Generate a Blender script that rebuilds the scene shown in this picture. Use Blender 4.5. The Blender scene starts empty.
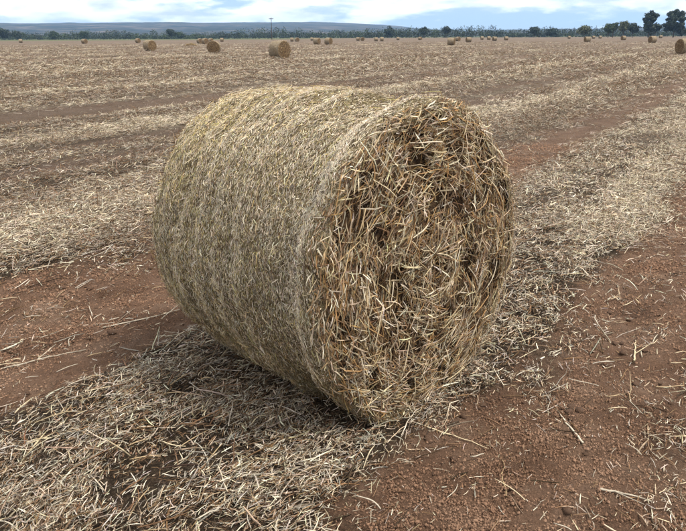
import bpy, math, random
import numpy as np
from mathutils import Vector, Matrix

# ------------------------------------------------------------------ camera, sky, sun, exposure
scene = bpy.context.scene
C = scene.collection
R = math.radians
CAM_H = 1.65
F_PX, W_PX = 650.0, 686.0
cam_data = bpy.data.cameras.new('camera')
cam_data.sensor_fit = 'HORIZONTAL'; cam_data.sensor_width = 36.0
cam_data.lens = 36.0 * F_PX / W_PX
cam_data.clip_start = 0.05; cam_data.clip_end = 40000
cam = bpy.data.objects.new('camera', cam_data); C.objects.link(cam)
pitch = math.atan((265.5 - 36.3) / F_PX)
roll = 0.0055
fw = Vector((0, math.cos(pitch), -math.sin(pitch)))
up = Vector((0, math.sin(pitch), math.cos(pitch)))
rt = Vector((1, 0, 0))
r2 = rt * math.cos(roll) - up * math.sin(roll)
u2 = up * math.cos(roll) + rt * math.sin(roll)
cam.matrix_world = Matrix(((r2.x, u2.x, -fw.x, 0), (r2.y, u2.y, -fw.y, 0), (r2.z, u2.z, -fw.z, CAM_H), (0, 0, 0, 1)))
scene.camera = cam

SUN_ELEV, SUN_AZ = R(61), R(104)          # azimuth clockwise from +Y (away from the camera), to the right
world = bpy.data.worlds.new('World'); scene.world = world; world.use_nodes = True
wn = world.node_tree; wn.nodes.clear()
def wnode(t, **k):
    n = wn.nodes.new(t)
    for a, b in k.items(): setattr(n, a, b)
    return n
wout = wnode('ShaderNodeOutputWorld'); bg = wnode('ShaderNodeBackground')
sky = wnode('ShaderNodeTexSky', sky_type='NISHITA', sun_disc=False, sun_elevation=SUN_ELEV, sun_rotation=SUN_AZ,
            air_density=1.0, dust_density=0.1, ozone_density=3.0)
tc = wnode('ShaderNodeTexCoord'); sep = wnode('ShaderNodeSeparateXYZ')
wn.links.new(tc.outputs['Generated'], sep.inputs[0])
def wmath(op, a, b=None, clamp=False):
    n = wnode('ShaderNodeMath', operation=op, use_clamp=clamp)
    for i, v in enumerate((a, b)):
        if v is None: continue
        if isinstance(v, (int, float)): n.inputs[i].default_value = v
        else: wn.links.new(v, n.inputs[i])
    return n.outputs[0]
# broken cloud: lumpy white banks over a thin blue-grey veil, closing in higher up
mpw = wnode('ShaderNodeMapping'); mpw.inputs['Scale'].default_value = (7.5, 7.5, 30.0); mpw.inputs['Location'].default_value = (1.3, 0.4, 2.1)
wn.links.new(tc.outputs['Generated'], mpw.inputs[0])
nz = wnode('ShaderNodeTexNoise'); nz.inputs['Scale'].default_value = 1.0; nz.inputs['Detail'].default_value = 7; nz.inputs['Roughness'].default_value = 0.58
wn.links.new(mpw.outputs[0], nz.inputs['Vector'])
rise = wmath('MINIMUM', wmath('MAXIMUM', sep.outputs['Z'], 0.0), 0.12)
cov = wmath('ADD', nz.outputs['Fac'], wmath('MULTIPLY', rise, 4.8))
ramp = wnode('ShaderNodeValToRGB'); ramp.color_ramp.elements[0].position = 0.56; ramp.color_ramp.elements[1].position = 0.66
wn.links.new(cov, ramp.inputs[0])
nz2 = wnode('ShaderNodeTexNoise'); nz2.inputs['Scale'].default_value = 2.1; nz2.inputs['Detail'].default_value = 6
wn.links.new(mpw.outputs[0], nz2.inputs['Vector'])
white = wnode('ShaderNodeMix', data_type='RGBA')
white.inputs[6].default_value = (5.0, 5.4, 6.0, 1); white.inputs[7].default_value = (10.2, 10.2, 10.2, 1)
wn.links.new(wmath('MULTIPLY', wmath('SUBTRACT', nz2.outputs['Fac'], 0.32), 3.6, True), white.inputs[0])
shade = wnode('ShaderNodeMix', data_type='RGBA'); shade.inputs[6].default_value = (2.7, 3.8, 5.6, 1)
wn.links.new(ramp.outputs[0], shade.inputs[0]); wn.links.new(white.outputs[2], shade.inputs[7])
skmix = wnode('ShaderNodeMix', data_type='RGBA')
wn.links.new(wmath('ADD', wmath('MULTIPLY', ramp.outputs[0], 0.25), 0.72), skmix.inputs[0])
wn.links.new(sky.outputs[0], skmix.inputs[6]); wn.links.new(shade.outputs[2], skmix.inputs[7])
wn.links.new(skmix.outputs[2], bg.inputs['Color']); bg.inputs['Strength'].default_value = 0.066
wn.links.new(bg.outputs[0], wout.inputs['Surface'])

sun_d = bpy.data.lights.new('sun', 'SUN'); sun_d.energy = 2.0; sun_d.angle = R(17); sun_d.color = (1.0, 0.95, 0.87)
sun = bpy.data.objects.new('sun', sun_d); C.objects.link(sun)
sdir = Vector((math.sin(SUN_AZ) * math.cos(SUN_ELEV), math.cos(SUN_AZ) * math.cos(SUN_ELEV), math.sin(SUN_ELEV)))
sun.rotation_euler = (-sdir).to_track_quat('-Z', 'Y').to_euler()
sun.location = sdir * 50
scene.view_settings.view_transform = 'Standard'; scene.view_settings.look = 'None'
scene.view_settings.gamma = 1.0; scene.view_settings.use_curve_mapping = False
scene.view_settings.exposure = 1.45
scene.render.engine = 'CYCLES'
scene.cycles.max_bounces = 6; scene.cycles.diffuse_bounces = 3; scene.cycles.volume_bounces = 0
scene.cycles.transparent_max_bounces = 8

rng = np.random.default_rng(11)
random.seed(5)

# ------------------------------------------------------------------ numeric helpers
def _hash(ix, iy, iz, seed):
    h = (ix.astype(np.int64) * 374761393 + iy.astype(np.int64) * 668265263 + iz.astype(np.int64) * 2147483647 + seed * 1274126177) & 0xffffffff
    h = ((h ^ (h >> 13)) * 1274126177) & 0xffffffff
    h = (h ^ (h >> 16)) & 0xffffffff
    return h.astype(np.float64) / 0xffffffff
def vnoise(x, y, z=None, seed=0):
    x = np.asarray(x, float); y = np.asarray(y, float)
    z = np.zeros_like(x) if z is None else np.asarray(z, float)
    ix, iy, iz = np.floor(x), np.floor(y), np.floor(z)
    fx, fy, fz = x - ix, y - iy, z - iz
    fx = fx * fx * (3 - 2 * fx); fy = fy * fy * (3 - 2 * fy); fz = fz * fz * (3 - 2 * fz)
    flat = not np.any(fz)
    out = 0
    for dz in ((0,) if flat else (0, 1)):
        wz = 1.0 if flat else (fz if dz else 1 - fz)
        for dx in (0, 1):
            for dy in (0, 1):
                out = out + wz * (fx if dx else 1 - fx) * (fy if dy else 1 - fy) * _hash(ix + dx, iy + dy, iz + dz, seed)
    return out * 2 - 1
def fbm(x, y, z=None, oct=4, seed=0, gain=0.5):
    s = 0; a = 1.0; t = 0
    for o in range(oct):
        k = 2.03 ** o
        s = s + a * vnoise(np.asarray(x) * k, np.asarray(y) * k, None if z is None else np.asarray(z) * k, seed + o * 17)
        t += a; a *= gain
    return s / t
def smooth(a, b, x):
    t = np.clip((x - a) / (b - a), 0, 1); return t * t * (3 - 2 * t)
def nrm(v): return v / (np.linalg.norm(v, axis=-1, keepdims=True) + 1e-12)

def mesh_np(name, verts, quads=None, tris=None, cols=None, smooth_shade=False, attrs=None):
    me = bpy.data.meshes.new(name)
    verts = np.ascontiguousarray(verts, np.float32)
    me.vertices.add(len(verts)); me.vertices.foreach_set('co', verts.ravel())
    loops = []; starts = []; n = 0
    if quads is not None and len(quads):
        loops.append(np.asarray(quads, np.int32).ravel()); starts.append(np.arange(len(quads)) * 4); n = len(quads) * 4
    if tris is not None and len(tris):
        loops.append(np.asarray(tris, np.int32).ravel()); starts.append(n + np.arange(len(tris)) * 3)
    loops = np.concatenate(loops); starts = np.concatenate(starts).astype(np.int32)
    me.loops.add(len(loops)); me.loops.foreach_set('vertex_index', loops)
    me.polygons.add(len(starts)); me.polygons.foreach_set('loop_start', starts)
    if smooth_shade: me.polygons.foreach_set('use_smooth', np.ones(len(starts), bool))
    me.update(calc_edges=True)
    if cols is not None:
        ca = me.color_attributes.new('Col', 'FLOAT_COLOR', 'POINT')
        c4 = np.ones((len(verts), 4), np.float32); c4[:, :3] = cols
        ca.data.foreach_set('color', c4.ravel())
    for k, v in (attrs or {}).items():
        a = me.attributes.new(k, 'FLOAT', 'POINT'); a.data.foreach_set('value', np.ascontiguousarray(v, np.float32))
    me.validate()
    return me
def obj(name, me, mat=None, parent=None, **props):
    o = bpy.data.objects.new(name, me); C.objects.link(o)
    if mat is not None and me is not None and not me.materials: me.materials.append(mat)
    if parent is not None: o.parent = parent
    for k, v in props.items(): o[k] = v
    return o
def empty(name, loc, rz=0.0, **props):
    o = bpy.data.objects.new(name, None); C.objects.link(o)
    o.location = loc; o.rotation_euler = (0, 0, rz); o.empty_display_size = 0.2
    for k, v in props.items(): o[k] = v
    return o

def straws(pos, d, n, L, W, bend, side, col, seg=2, tube=False):
    """many bent straw blades (ribbon, V-folded) or three-sided stems; returns verts, quads, colours"""
    N = len(pos); d = nrm(d); n = nrm(n - (n * d).sum(1, keepdims=True) * d); b = np.cross(d, n)
    L = np.broadcast_to(L, N); W = np.broadcast_to(W, N); bend = np.broadcast_to(bend, N); side = np.broadcast_to(side, N)
    s = np.linspace(0, 1, seg + 1)
    k = 3 if tube else 2
    V = np.zeros((N, seg + 1, k, 3)); 
    ang = rng.uniform(0, 2 * np.pi, N)
    kink = rng.normal(0, 0.016, (N, seg + 1))
    for i, t in enumerate(s):
        arch = 1 - (2 * t - 1) ** 2
        ctr = pos + d * (L * (t - 0.5))[:, None] + n * (L * bend * arch)[:, None] + b * (L * (side * arch + kink[:, i]))[:, None]
        w = W * (0.55 + 0.45 * arch + 0.15 * (1 - t))
        if tube:
            for j in range(3):
                a = ang + j * 2.0944
                V[:, i, j] = ctr + (n * np.cos(a)[:, None] + b * np.sin(a)[:, None]) * (w * 0.5)[:, None]
        else:
            a = ang * 0.16 - 0.5 + kink[:, i] * 9
            rv = b * np.cos(a)[:, None] + n * np.sin(a)[:, None]
            V[:, i, 0] = ctr + rv * (w * 0.5)[:, None]; V[:, i, 1] = ctr - rv * (w * 0.5)[:, None]
    base = (np.arange(N) * (seg + 1) * k)[:, None]
    q = []
    for i in range(seg):
        for j in range(k if tube else 1):
            j2 = (j + 1) % k
            q.append(np.stack([i * k + j, i * k + j2, (i + 1) * k + j2, (i + 1) * k + j]) if False else [i * k + j, i * k + j2, (i + 1) * k + j2, (i + 1) * k + j])
    q = np.array(q)
    Q = (base[:, :, None] + q[None]).reshape(-1, 4)
    tone = rng.uniform(0.85, 1.12, (N, seg + 1, 1, 1))
    cc = np.broadcast_to(col[:, None, None, :] * tone, V.shape).reshape(-1, 3)
    return V.reshape(-1, 3), Q, cc
def merge(parts):
    vs, qs, cs = [], [], []; n = 0
    for v, q, c in parts:
        vs.append(v); qs.append(q + n); cs.append(c); n += len(v)
    return np.concatenate(vs), np.concatenate(qs), np.concatenate(cs)
PAL = {'pale': (.54, .44, .28), 'yellow': (.46, .34, .15), 'grey': (.40, .345, .262), 'white': (.64, .57, .44),
       'tan': (.36, .26, .145), 'orange': (.35, .205, .085), 'brown': (.17, .10, .052), 'dark': (.065, .043, .027), 'olive': (.34, .29, .115), 'bleached': (.52, .435, .315), 'dun': (.33, .25, .17), 'drab': (.37, .325, .262)}
def pick(N, **w):
    keys = list(w); p = np.array([w[k] for k in keys], float); p /= p.sum()
    c = np.array([PAL[k] for k in keys])[rng.choice(len(keys), N, p=p)]
    return c * rng.uniform(0.6, 1.3, (N, 1)) * (1 + rng.normal(0, 0.04, (N, 3)))

# ------------------------------------------------------------------ materials
def material(name):
    m = bpy.data.materials.new(name); m.use_nodes = True
    nt = m.node_tree; bs = nt.nodes['Principled BSDF']
    def node(t, **k):
        n = nt.nodes.new(t)
        for a, b in k.items(): setattr(n, a, b)
        return n
    def link(a, b): nt.links.new(a, b)
    return m, nt, bs, node, link
def mat_attr(name, rough=0.65, spec=0.25, nscale=40.0, namp=0.35, trans=0.0):
    m, nt, bs, node, link = material(name)
    at = node('ShaderNodeAttribute', attribute_name='Col')
    bs.inputs['Roughness'].default_value = rough; bs.inputs['Specular IOR Level'].default_value = spec
    t = node('ShaderNodeTexCoord'); nz = node('ShaderNodeTexNoise'); nz.inputs['Scale'].default_value = nscale; nz.inputs['Detail'].default_value = 2
    link(t.outputs['Object'], nz.inputs['Vector'])
    mr = node('ShaderNodeMapRange'); mr.inputs['To Min'].default_value = 1 - namp; mr.inputs['To Max'].default_value = 1 + namp
    mr.inputs['From Min'].default_value = 0.25; mr.inputs['From Max'].default_value = 0.75
    link(nz.outputs['Fac'], mr.inputs['Value'])
    mx = node('ShaderNodeVectorMath', operation='SCALE'); link(at.outputs['Color'], mx.inputs[0]); link(mr.outputs[0], mx.inputs['Scale'])
    link(mx.outputs[0], bs.inputs['Base Color'])
    if trans:
        tr = node('ShaderNodeBsdfTranslucent'); link(mx.outputs[0], tr.inputs['Color'])
        ms = node('ShaderNodeMixShader'); ms.inputs[0].default_value = trans
        link(bs.outputs[0], ms.inputs[1]); link(tr.outputs[0], ms.inputs[2]); link(ms.outputs[0], nt.nodes['Material Output'].inputs['Surface'])
    return m
M_straw = mat_attr('straw', 0.75, 0.12, trans=0.10)
M_leaf = mat_attr('tree_foliage', 0.6, 0.2, 0.6, 0.45)
M_core = None
def mat_plain(name, col, rough=0.8, var=0.25, scale=8.0, bump=0.0):
    m, nt, bs, node, link = material(name)
    t = node('ShaderNodeTexCoord'); nz = node('ShaderNodeTexNoise'); nz.inputs['Scale'].default_value = scale; nz.inputs['Detail'].default_value = 5
    link(t.outputs['Object'], nz.inputs['Vector'])
    rp = node('ShaderNodeValToRGB')
    rp.color_ramp.elements[0].color = (*[c * (1 - var) for c in col], 1); rp.color_ramp.elements[1].color = (*[min(1, c * (1 + var)) for c in col], 1)
    rp.color_ramp.elements[0].position = .3; rp.color_ramp.elements[1].position = .7
    link(nz.outputs['Fac'], rp.inputs[0]); link(rp.outputs[0], bs.inputs['Base Color'])
    bs.inputs['Roughness'].default_value = rough; bs.inputs['Specular IOR Level'].default_value = 0.2
    if bump:
        bp = node('ShaderNodeBump'); bp.inputs['Distance'].default_value = bump; bp.inputs['Strength'].default_value = 0.8
        link(nz.outputs['Fac'], bp.inputs['Height']); link(bp.outputs[0], bs.inputs['Normal'])
    return m
M_bark = mat_plain('tree_bark', (.075, .058, .045), 0.9, .4, 4)
M_pole = mat_plain('weathered_pole_wood', (.06, .048, .04), 0.9, .3, 3)
M_insul = mat_plain('insulator_ceramic', (.20, .19, .18), 0.4, .1, 3)

def mat_stem(name, cols):
    """single loose stems: each object its own tone"""
    m, nt, bs, node, link = material(name)
    oi = node('ShaderNodeObjectInfo'); rp = node('ShaderNodeValToRGB'); rp.color_ramp.interpolation = 'CONSTANT'
    while len(rp.color_ramp.elements) < len(cols): rp.color_ramp.elements.new(0.5)
    for i, c in enumerate(cols):
        rp.color_ramp.elements[i].position = i / len(cols); rp.color_ramp.elements[i].color = (*c, 1)
    link(oi.outputs['Random'], rp.inputs[0])
    t = node('ShaderNodeTexCoord'); nz = node('ShaderNodeTexNoise'); nz.inputs['Scale'].default_value = 55; nz.inputs['Detail'].default_value = 3
    link(t.outputs['Object'], nz.inputs['Vector'])
    mr = node('ShaderNodeMapRange'); mr.inputs['To Min'].default_value = 0.6; mr.inputs['To Max'].default_value = 1.3
    mr.inputs['From Min'].default_value = 0.3; mr.inputs['From Max'].default_value = 0.7
    link(nz.outputs['Fac'], mr.inputs['Value'])
    mx = node('ShaderNodeVectorMath', operation='SCALE'); link(rp.outputs[0], mx.inputs[0]); link(mr.outputs[0], mx.inputs['Scale'])
    link(mx.outputs[0], bs.inputs['Base Color']); bs.inputs['Roughness'].default_value = .6; bs.inputs['Specular IOR Level'].default_value = .3
    return m
M_stem_face = mat_stem('face_stem', [PAL['tan'], PAL['orange'], PAL['pale'], PAL['bleached'], PAL['brown'], PAL['dun']])
M_stem_barrel = mat_stem('barrel_stem', [PAL['pale'], PAL['grey'], PAL['yellow'], PAL['olive'], PAL['tan']])
M_stem_ground = mat_stem('ground_stem', [PAL['pale'], PAL['grey'], PAL['tan'], PAL['tan'], PAL['brown'], PAL['grey']])
M_crumb, nt, bs, node, link = material('soil_crumb')
M_clod = mat_plain('soil_clod', (.115, .067, .042), 0.95, .35, 25, .01)

# ------------------------------------------------------------------ field layout: u across the rows, v along the rows
ROW = R(32.4)
def uv(x, y):
    return x * math.cos(ROW) - y * math.sin(ROW), x * math.sin(ROW) + y * math.cos(ROW)
BALE = dict(x=-0.047, y=3.125, yaw=-0.802, R=0.671, L=1.215, e=1.055)
FURROWS = [(-12.9, .32, 1.6), (-7.6, .2, .8), (-16.8, .4, 1.6), (-26.5, .6, 1.8), (-49., 1.1, 1.6)]
_c, _r = -9.4, random.Random(3)
while _c > -420:                                                        # drill and wheel lines between the main tracks
    if min(abs(_c - q[0]) for q in FURROWS) > .9: FURROWS.append((_c, .13 + .010 * abs(_c) ** 1.05, _r.uniform(.5, 1.2)))
    _c -= _r.uniform(.11, .20) * (4 + abs(_c))
BANDS = [(-5.2, .8), (-10.6, 1.0), (-14.9, .6), (-19.4, .9), (-23.2, .7), (-30, 1.3), (-36.5, 1.2), (-44, 1.8), (-56, 2.4), (-70, 3.), (-88, 4.), (-112, 5.), (-150, 8.), (-200, 10.)]
def paleness(u, v):
    w = .5 * fbm(v * .3, u * .3, oct=2, seed=60)
    q = .45 * fbm(u * 1.3, v * .16, oct=3, seed=311) + .04
    for c, wd in BANDS: q = q + .62 * np.exp(-((u + w - c) / (.72 * wd)) ** 2)
    q = q + .6 * np.exp(-((u + 1.45 + w) / .75) ** 2) * smooth(4, 6.5, v)
    return np.clip(q, 0, 1)
def straw_cover(x, y):
    """how much straw lies on the soil, 0..1"""
    u, v = uv(x, y)
    w = 0.24 * fbm(v * 0.55, u * 0.55, oct=3, seed=3) + 0.15 * fbm(v * 2.4, u * 3, oct=3, seed=5)
    uu = u + w
    far_edge = -4.25 + 0.9 * smooth(3.0, 10.0, v)           # the bare strip narrows away from the camera
    s = np.zeros_like(uu)
    # sparse litter nearest the camera on the right
    s = np.maximum(s, 0.36 * smooth(-0.42, 0.1, uu) * (0.55 + 0.9 * fbm(u * 2.2, v * 1.2, oct=3, seed=8)))
    # the wide windrow under the bale
    left = .38 * smooth(5, 9, v)
    right = -0.93 + 0.33 * smooth(3.5, 9, v)
    s = np.maximum(s, smooth(-2.72 + left, -2.42 + left, uu) * (1 - smooth(right - 0.17, right + 0.16, uu)) * (0.92 - 0.35 * np.clip(fbm(u * 1.5, v * 0.8, oct=3, seed=9), 0, 1)))
    s = np.maximum(s, np.clip(.42 + 1.5 * fbm(u * 2.6, v * 1.6, oct=4, seed=37), 0, .8) * smooth(-1.5, -1.1, uu) * (1 - smooth(right + .1, right + .42, uu)) * (1 - .85 * smooth(3.4, 5.2, v)))
    # pale strip beyond the bare one
    s = np.maximum(s, smooth(far_edge, far_edge - 0.35, uu) * smooth(far_edge - 2.6, far_edge - 1.6, uu) * 0.85)
    # the rest of the field
    f = 0.60 + 0.55 * fbm(u * 0.6, v * 0.04, oct=3, seed=21) + 0.6 * fbm(u * 2.0, v * 0.12, oct=3, seed=23) + 0.25 * fbm(u * 0.16, v * 0.03, oct=3, seed=25)
    f = f + 0.35 * (smooth(-12.4, -11.4, uu) * 0 + np.exp(-((uu + 10.6) / 1.0) ** 2))
    for c, wd, a in FURROWS:
        f = f - a * np.exp(-((u + 0.6 * w - c) / wd) ** 2) * (.75 + .5 * vnoise(v * .25, 0 * v + c, seed=27))
    s = np.maximum(s, smooth(far_edge - 1.3, far_edge - 2.2, uu) * np.clip(f, 0.2, 1))
    # right of the windrow, far away
    s = np.maximum(s, np.clip(f, 0.2, 1) * smooth(0.9, 2.2, uu) * 0.8)
    s = s * (1 - 0.0)
    # the bare strip is littered along its far margin and further away
    blot = np.clip(.35 + 1.3 * fbm(u * 1.8, v * .9, oct=4, seed=35), 0, 1)
    s = np.maximum(s, blot * (.55 * smooth(far_edge + .85, far_edge, uu) * smooth(far_edge - .5, far_edge, uu) + .08 * smooth(6, 11, v) * smooth(-2.0, -2.4, uu) * smooth(far_edge - .3, far_edge, uu)))
    # thin scatter on the bare strips
    s = np.maximum(s, 0.05 + 0.26 * np.clip(fbm(u * 1.6, v * 0.9, oct=3, seed=33) + 0.05, 0, 1))
    return np.clip(s, 0, 1)
def height(x, y):
    u, v = uv(x, y); r = np.hypot(x, y)
    w = 0.18 * fbm(v * 0.5, u * 0.5, oct=2, seed=3)
    uu = u + w
    near = 1 / (1 + (r / 40.0) ** 2)
    h = 0.035 * np.exp(-((uu + 1.75) / 0.55) ** 2) + 0.03 * np.exp(-((uu + 5.2) / 0.6) ** 2)
    h = h - 0.035 * np.exp(-((uu + 0.62) / 0.26) ** 2) - 0.04 * np.exp(-((uu + 3.35) / 0.45) ** 2)
    for c in (-12.9, -16.8, -26.5, -49.): h = h - 0.09 * np.exp(-((u + .5 * w - c) / .5) ** 2) + 0.06 * np.exp(-((u + .5 * w - c - .9) / .5) ** 2)
    h = h + 0.035 * fbm(u * 0.9, v * 0.35, oct=3, seed=41) * smooth(0.5, 4, np.hypot(x - BALE['x'], y - BALE['y']))
    h = h + near * ((0.018 + 0.03 * smooth(-3.9, -5, u) * smooth(4, 6, r)) * fbm(x * 4, y * 4, oct=4, seed=44, gain=.6) + 0.016 * np.abs(vnoise(x * 13, y * 13, seed=47)) + 0.009 * vnoise(x * 31, y * 31, seed=49))
    d = np.hypot(x - BALE['x'], y - BALE['y'])
    flat = smooth(0.35, 0.95, d)
    return h * (0.35 + 0.65 * flat) - 0.012 * (1 - flat)

# ------------------------------------------------------------------ ground: one sheet to the horizon
fine = R(50)
ang = np.concatenate([np.linspace(-fine, fine, 600), np.linspace(fine, 2 * np.pi - fine, 72)[1:-1]])
rad = np.concatenate([[0.0001], np.linspace(0.15, 1.25, 12), np.exp(np.arange(math.log(1.27), math.log(60), 0.0098)), np.exp(np.linspace(math.log(60.5), math.log(8400), 110))])
A, RR = np.meshgrid(ang, rad)
gx, gy = (RR * np.sin(A)).ravel(), (RR * np.cos(A)).ravel()
gz = height(gx, gy)
gu, gv = uv(gx, gy)
cover = straw_cover(gx, gy)
dist = np.hypot(gx, gy)
grass = .85 * smooth(385, 460, gy + 45 * fbm(gx * 0.02, gy * 0.01, seed=71)) * smooth(30, -70, gx)
grass = np.maximum(grass, smooth(640, 760, gy))
na, nr = len(ang), len(rad)
i = np.arange(nr - 1)[:, None] * na; j = np.arange(na)[None]; j2 = (j + 1) % na
Q = np.stack([i + j, i + j2, i + na + j2, i + na + j], -1).reshape(-1, 4)[:, ::-1]
gme = mesh_np('ground', np.stack([gx, gy, gz], -1), Q, smooth_shade=True, attrs={'straw_cover': cover, 'verge': grass, 'paleness': paleness(gu, gv), 'across': gu, 'along': gv})

m, nt, bs, node, link = material('field_soil_and_stubble')
geo = node('ShaderNodeNewGeometry')
def attr(n): return node('ShaderNodeAttribute', attribute_name=n).outputs['Fac']
def noise(vec, scale, detail=4, rough=0.55):
    n = node('ShaderNodeTexNoise'); n.inputs['Scale'].default_value = scale; n.inputs['Detail'].default_value = detail; n.inputs['Roughness'].default_value = rough
    link(vec, n.inputs['Vector']); return n.outputs['Fac']
def ramp(fac, stops):
    n = node('ShaderNodeValToRGB')
    while len(n.color_ramp.elements) < len(stops): n.color_ramp.elements.new(.5)
    for e, (p, c) in zip(n.color_ramp.elements, stops): e.position = p; e.color = (*c, 1)
    link(fac, n.inputs[0]); return n.outputs[0]
def mix(f, a, b):
    n = node('ShaderNodeMix', data_type='RGBA')
    for i_, v in ((0, f), (6, a), (7, b)):
        if isinstance(v, (int, float)): n.inputs[i_].default_value = v
        elif isinstance(v, tuple): n.inputs[i_].default_value = (*v, 1)
        else: link(v, n.inputs[i_])
    return n.outputs[2]
def mth(op, a, b, clamp=False):
    n = node('ShaderNodeMath', operation=op, use_clamp=clamp)
    for i_, v in enumerate((a, b)):
        if isinstance(v, (int, float)): n.inputs[i_].default_value = v
        else: link(v, n.inputs[i_])
    return n.outputs[0]
P = geo.outputs['Position']
cv = node('ShaderNodeCombineXYZ'); link(attr('across'), cv.inputs[0]); link(mth('MULTIPLY', attr('along'), 0.22), cv.inputs[1])
rowp = cv.outputs[0]
SOIL = [(.3, (.140, .078, .048)), (.5, (.240, .140, .088)), (.72, (.35, .228, .155))]
soil = ramp(noise(P, 2.2, 6, .6), SOIL)
soil = mix(mth('MULTIPLY', noise(P, 38, 4, .65), .42), soil, (.048, .027, .017))
fieldsoil = node('ShaderNodeMapRange'); fieldsoil.inputs['From Min'].default_value = -4.5; fieldsoil.inputs['From Max'].default_value = -6.5; fieldsoil.inputs['To Max'].default_value = .75
link(attr('across'), fieldsoil.inputs['Value'])
soil = mix(fieldsoil.outputs[0], soil, mix(noise(P, 6, 5, .7), (.055, .038, .028), (.185, .135, .10)))     # soil of the open field, grey with trodden chaff
strawc = ramp(noise(P, 55, 5, .7), [(.36, (.026, .018, .012)), (.50, (.075, .052, .034)), (.62, (.20, .15, .10)), (.78, (.38, .31, .21))])  # dark stops paint the shade in gaps beneath the loose straw
strawf = ramp(noise(rowp, 1.7, 6, .62), [(.28, (.11, .080, .058)), (.48, (.225, .172, .122)), (.68, (.36, .29, .21))])
far = node('ShaderNodeMapRange'); far.inputs['From Min'].default_value = 4.5; far.inputs['From Max'].default_value = 14
ln = node('ShaderNodeVectorMath', operation='LENGTH'); link(P, ln.inputs[0]); link(ln.outputs['Value'], far.inputs['Value'])
soil = mix(mth('MULTIPLY', far.outputs[0], .6), soil, (.125, .084, .059))
strawf = mix(attr('paleness'), mix(.4, strawf, (.09, .062, .043)), mix(.35, strawf, (.44, .36, .26)))
strawc = mix(far.outputs[0], strawc, strawf)
strawc = mix(mth('MULTIPLY', mth('SUBTRACT', noise(P, 13, 8, .78), .44), 3.2, True), mix(.35, (.05, .034, .022), strawc), strawc)
brk = mth('ADD', attr('straw_cover'), mth('MULTIPLY', mth('SUBTRACT', noise(P, 9, 6, .7), .5), 1.1))
brk = mth('ADD', brk, mth('MULTIPLY', mth('SUBTRACT', noise(rowp, 4.5, 5, .65), .5), .7))
brk = mth('MULTIPLY', mth('SUBTRACT', brk, mth('SUBTRACT', .2, mth('MULTIPLY', far.outputs[0], .12))), 2.0, True)
colr = mix(brk, soil, strawc)
gcol = ramp(noise(P, .05, 6, .6), [(.35, (.045, .055, .022)), (.55, (.085, .095, .035)), (.75, (.16, .14, .07))])
colr = mix(attr('verge'), colr, gcol)
grit = node('ShaderNodeMapRange'); grit.inputs['From Min'].default_value = .3; grit.inputs['From Max'].default_value = .7; grit.inputs['To Min'].default_value = .55; grit.inputs['To Max'].default_value = 1.4
link(noise(P, 120, 4, .75), grit.inputs['Value'])
gsc = node('ShaderNodeVectorMath', operation='SCALE'); link(colr, gsc.inputs[0]); link(grit.outputs[0], gsc.inputs['Scale']); colr = gsc.outputs[0]
link(colr, bs.inputs['Base Color']); bs.inputs['Roughness'].default_value = .95; bs.inputs['Specular IOR Level'].default_value = .1
bp = node('ShaderNodeBump'); bp.inputs['Strength'].default_value = 1.0; bp.inputs['Distance'].default_value = .05
link(noise(P, 75, 8, .75), bp.inputs['Height']); link(bp.outputs[0], bs.inputs['Normal'])
ground = obj('ground', gme, m, kind='structure')
nt = M_crumb.node_tree; bs = nt.nodes['Principled BSDF']                 # the same soil for the crumbs
def node(t, **k):
    n = nt.nodes.new(t)
    for a_, b_ in k.items(): setattr(n, a_, b_)
    return n
def link(a_, b_): nt.links.new(a_, b_)
P = node('ShaderNodeNewGeometry').outputs['Position']
link(mix(mth('MULTIPLY', noise(P, 90, 2, .6), .62), ramp(noise(P, 2.2, 6, .6), SOIL), (.06, .034, .021)), bs.inputs['Base Color'])
bs.inputs['Roughness'].default_value = .95; bs.inputs['Specular IOR Level'].default_value = .1

# ------------------------------------------------------------------ hills
ha = np.linspace(R(-50), R(50), 260); hr = np.array([1400, 2000, 2600, 3200, 3800, 4300, 4800, 5300, 5800, 6300, 6800, 7400.])
HA, HR = np.meshgrid(ha, hr)
hx, hy = HR * np.sin(HA), HR * np.cos(HA)
ridge = 124 - 70 * smooth(R(-1), R(10), HA) + 10 * smooth(R(10), R(26), HA) - 9 * smooth(R(-13), R(-28), HA)
ridge = ridge + 9 * fbm(HA * 14, HR * 0.0006, oct=4, seed=90) + 3 * fbm(HA * 70, HR * 0.001, oct=3, seed=93)
hh = ridge * smooth(1400, 5600, HR) * (0.88 + 0.16 * fbm(hx * .0008, hy * .0008, oct=4, seed=95)) * (1 - .4 * smooth(6000, 7400, HR)) - 4
i = np.arange(len(hr) - 1)[:, None] * len(ha); j = np.arange(len(ha) - 1)[None]
Q = np.stack([i + j, i + j + 1, i + len(ha) + j + 1, i + len(ha) + j], -1).reshape(-1, 4)[:, ::-1]
hme = mesh_np('hills', np.stack([hx, hy, hh], -1).reshape(-1, 3), Q, smooth_shade=True)
m, nt, bs, node, link = material('hill_scrub')
geo = node('ShaderNodeNewGeometry'); P = geo.outputs['Position']
base = ramp(noise(P, .009, 8, .66), [(.40, (.014, .018, .016)), (.5, (.032, .034, .028)), (.58, (.085, .068, .055)), (.70, (.17, .135, .105))])
link(base, bs.inputs['Base Color']); bs.inputs['Roughness'].default_value = 1; bs.inputs['Specular IOR Level'].default_value = 0
obj('hills', hme, m, kind='structure')

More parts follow.
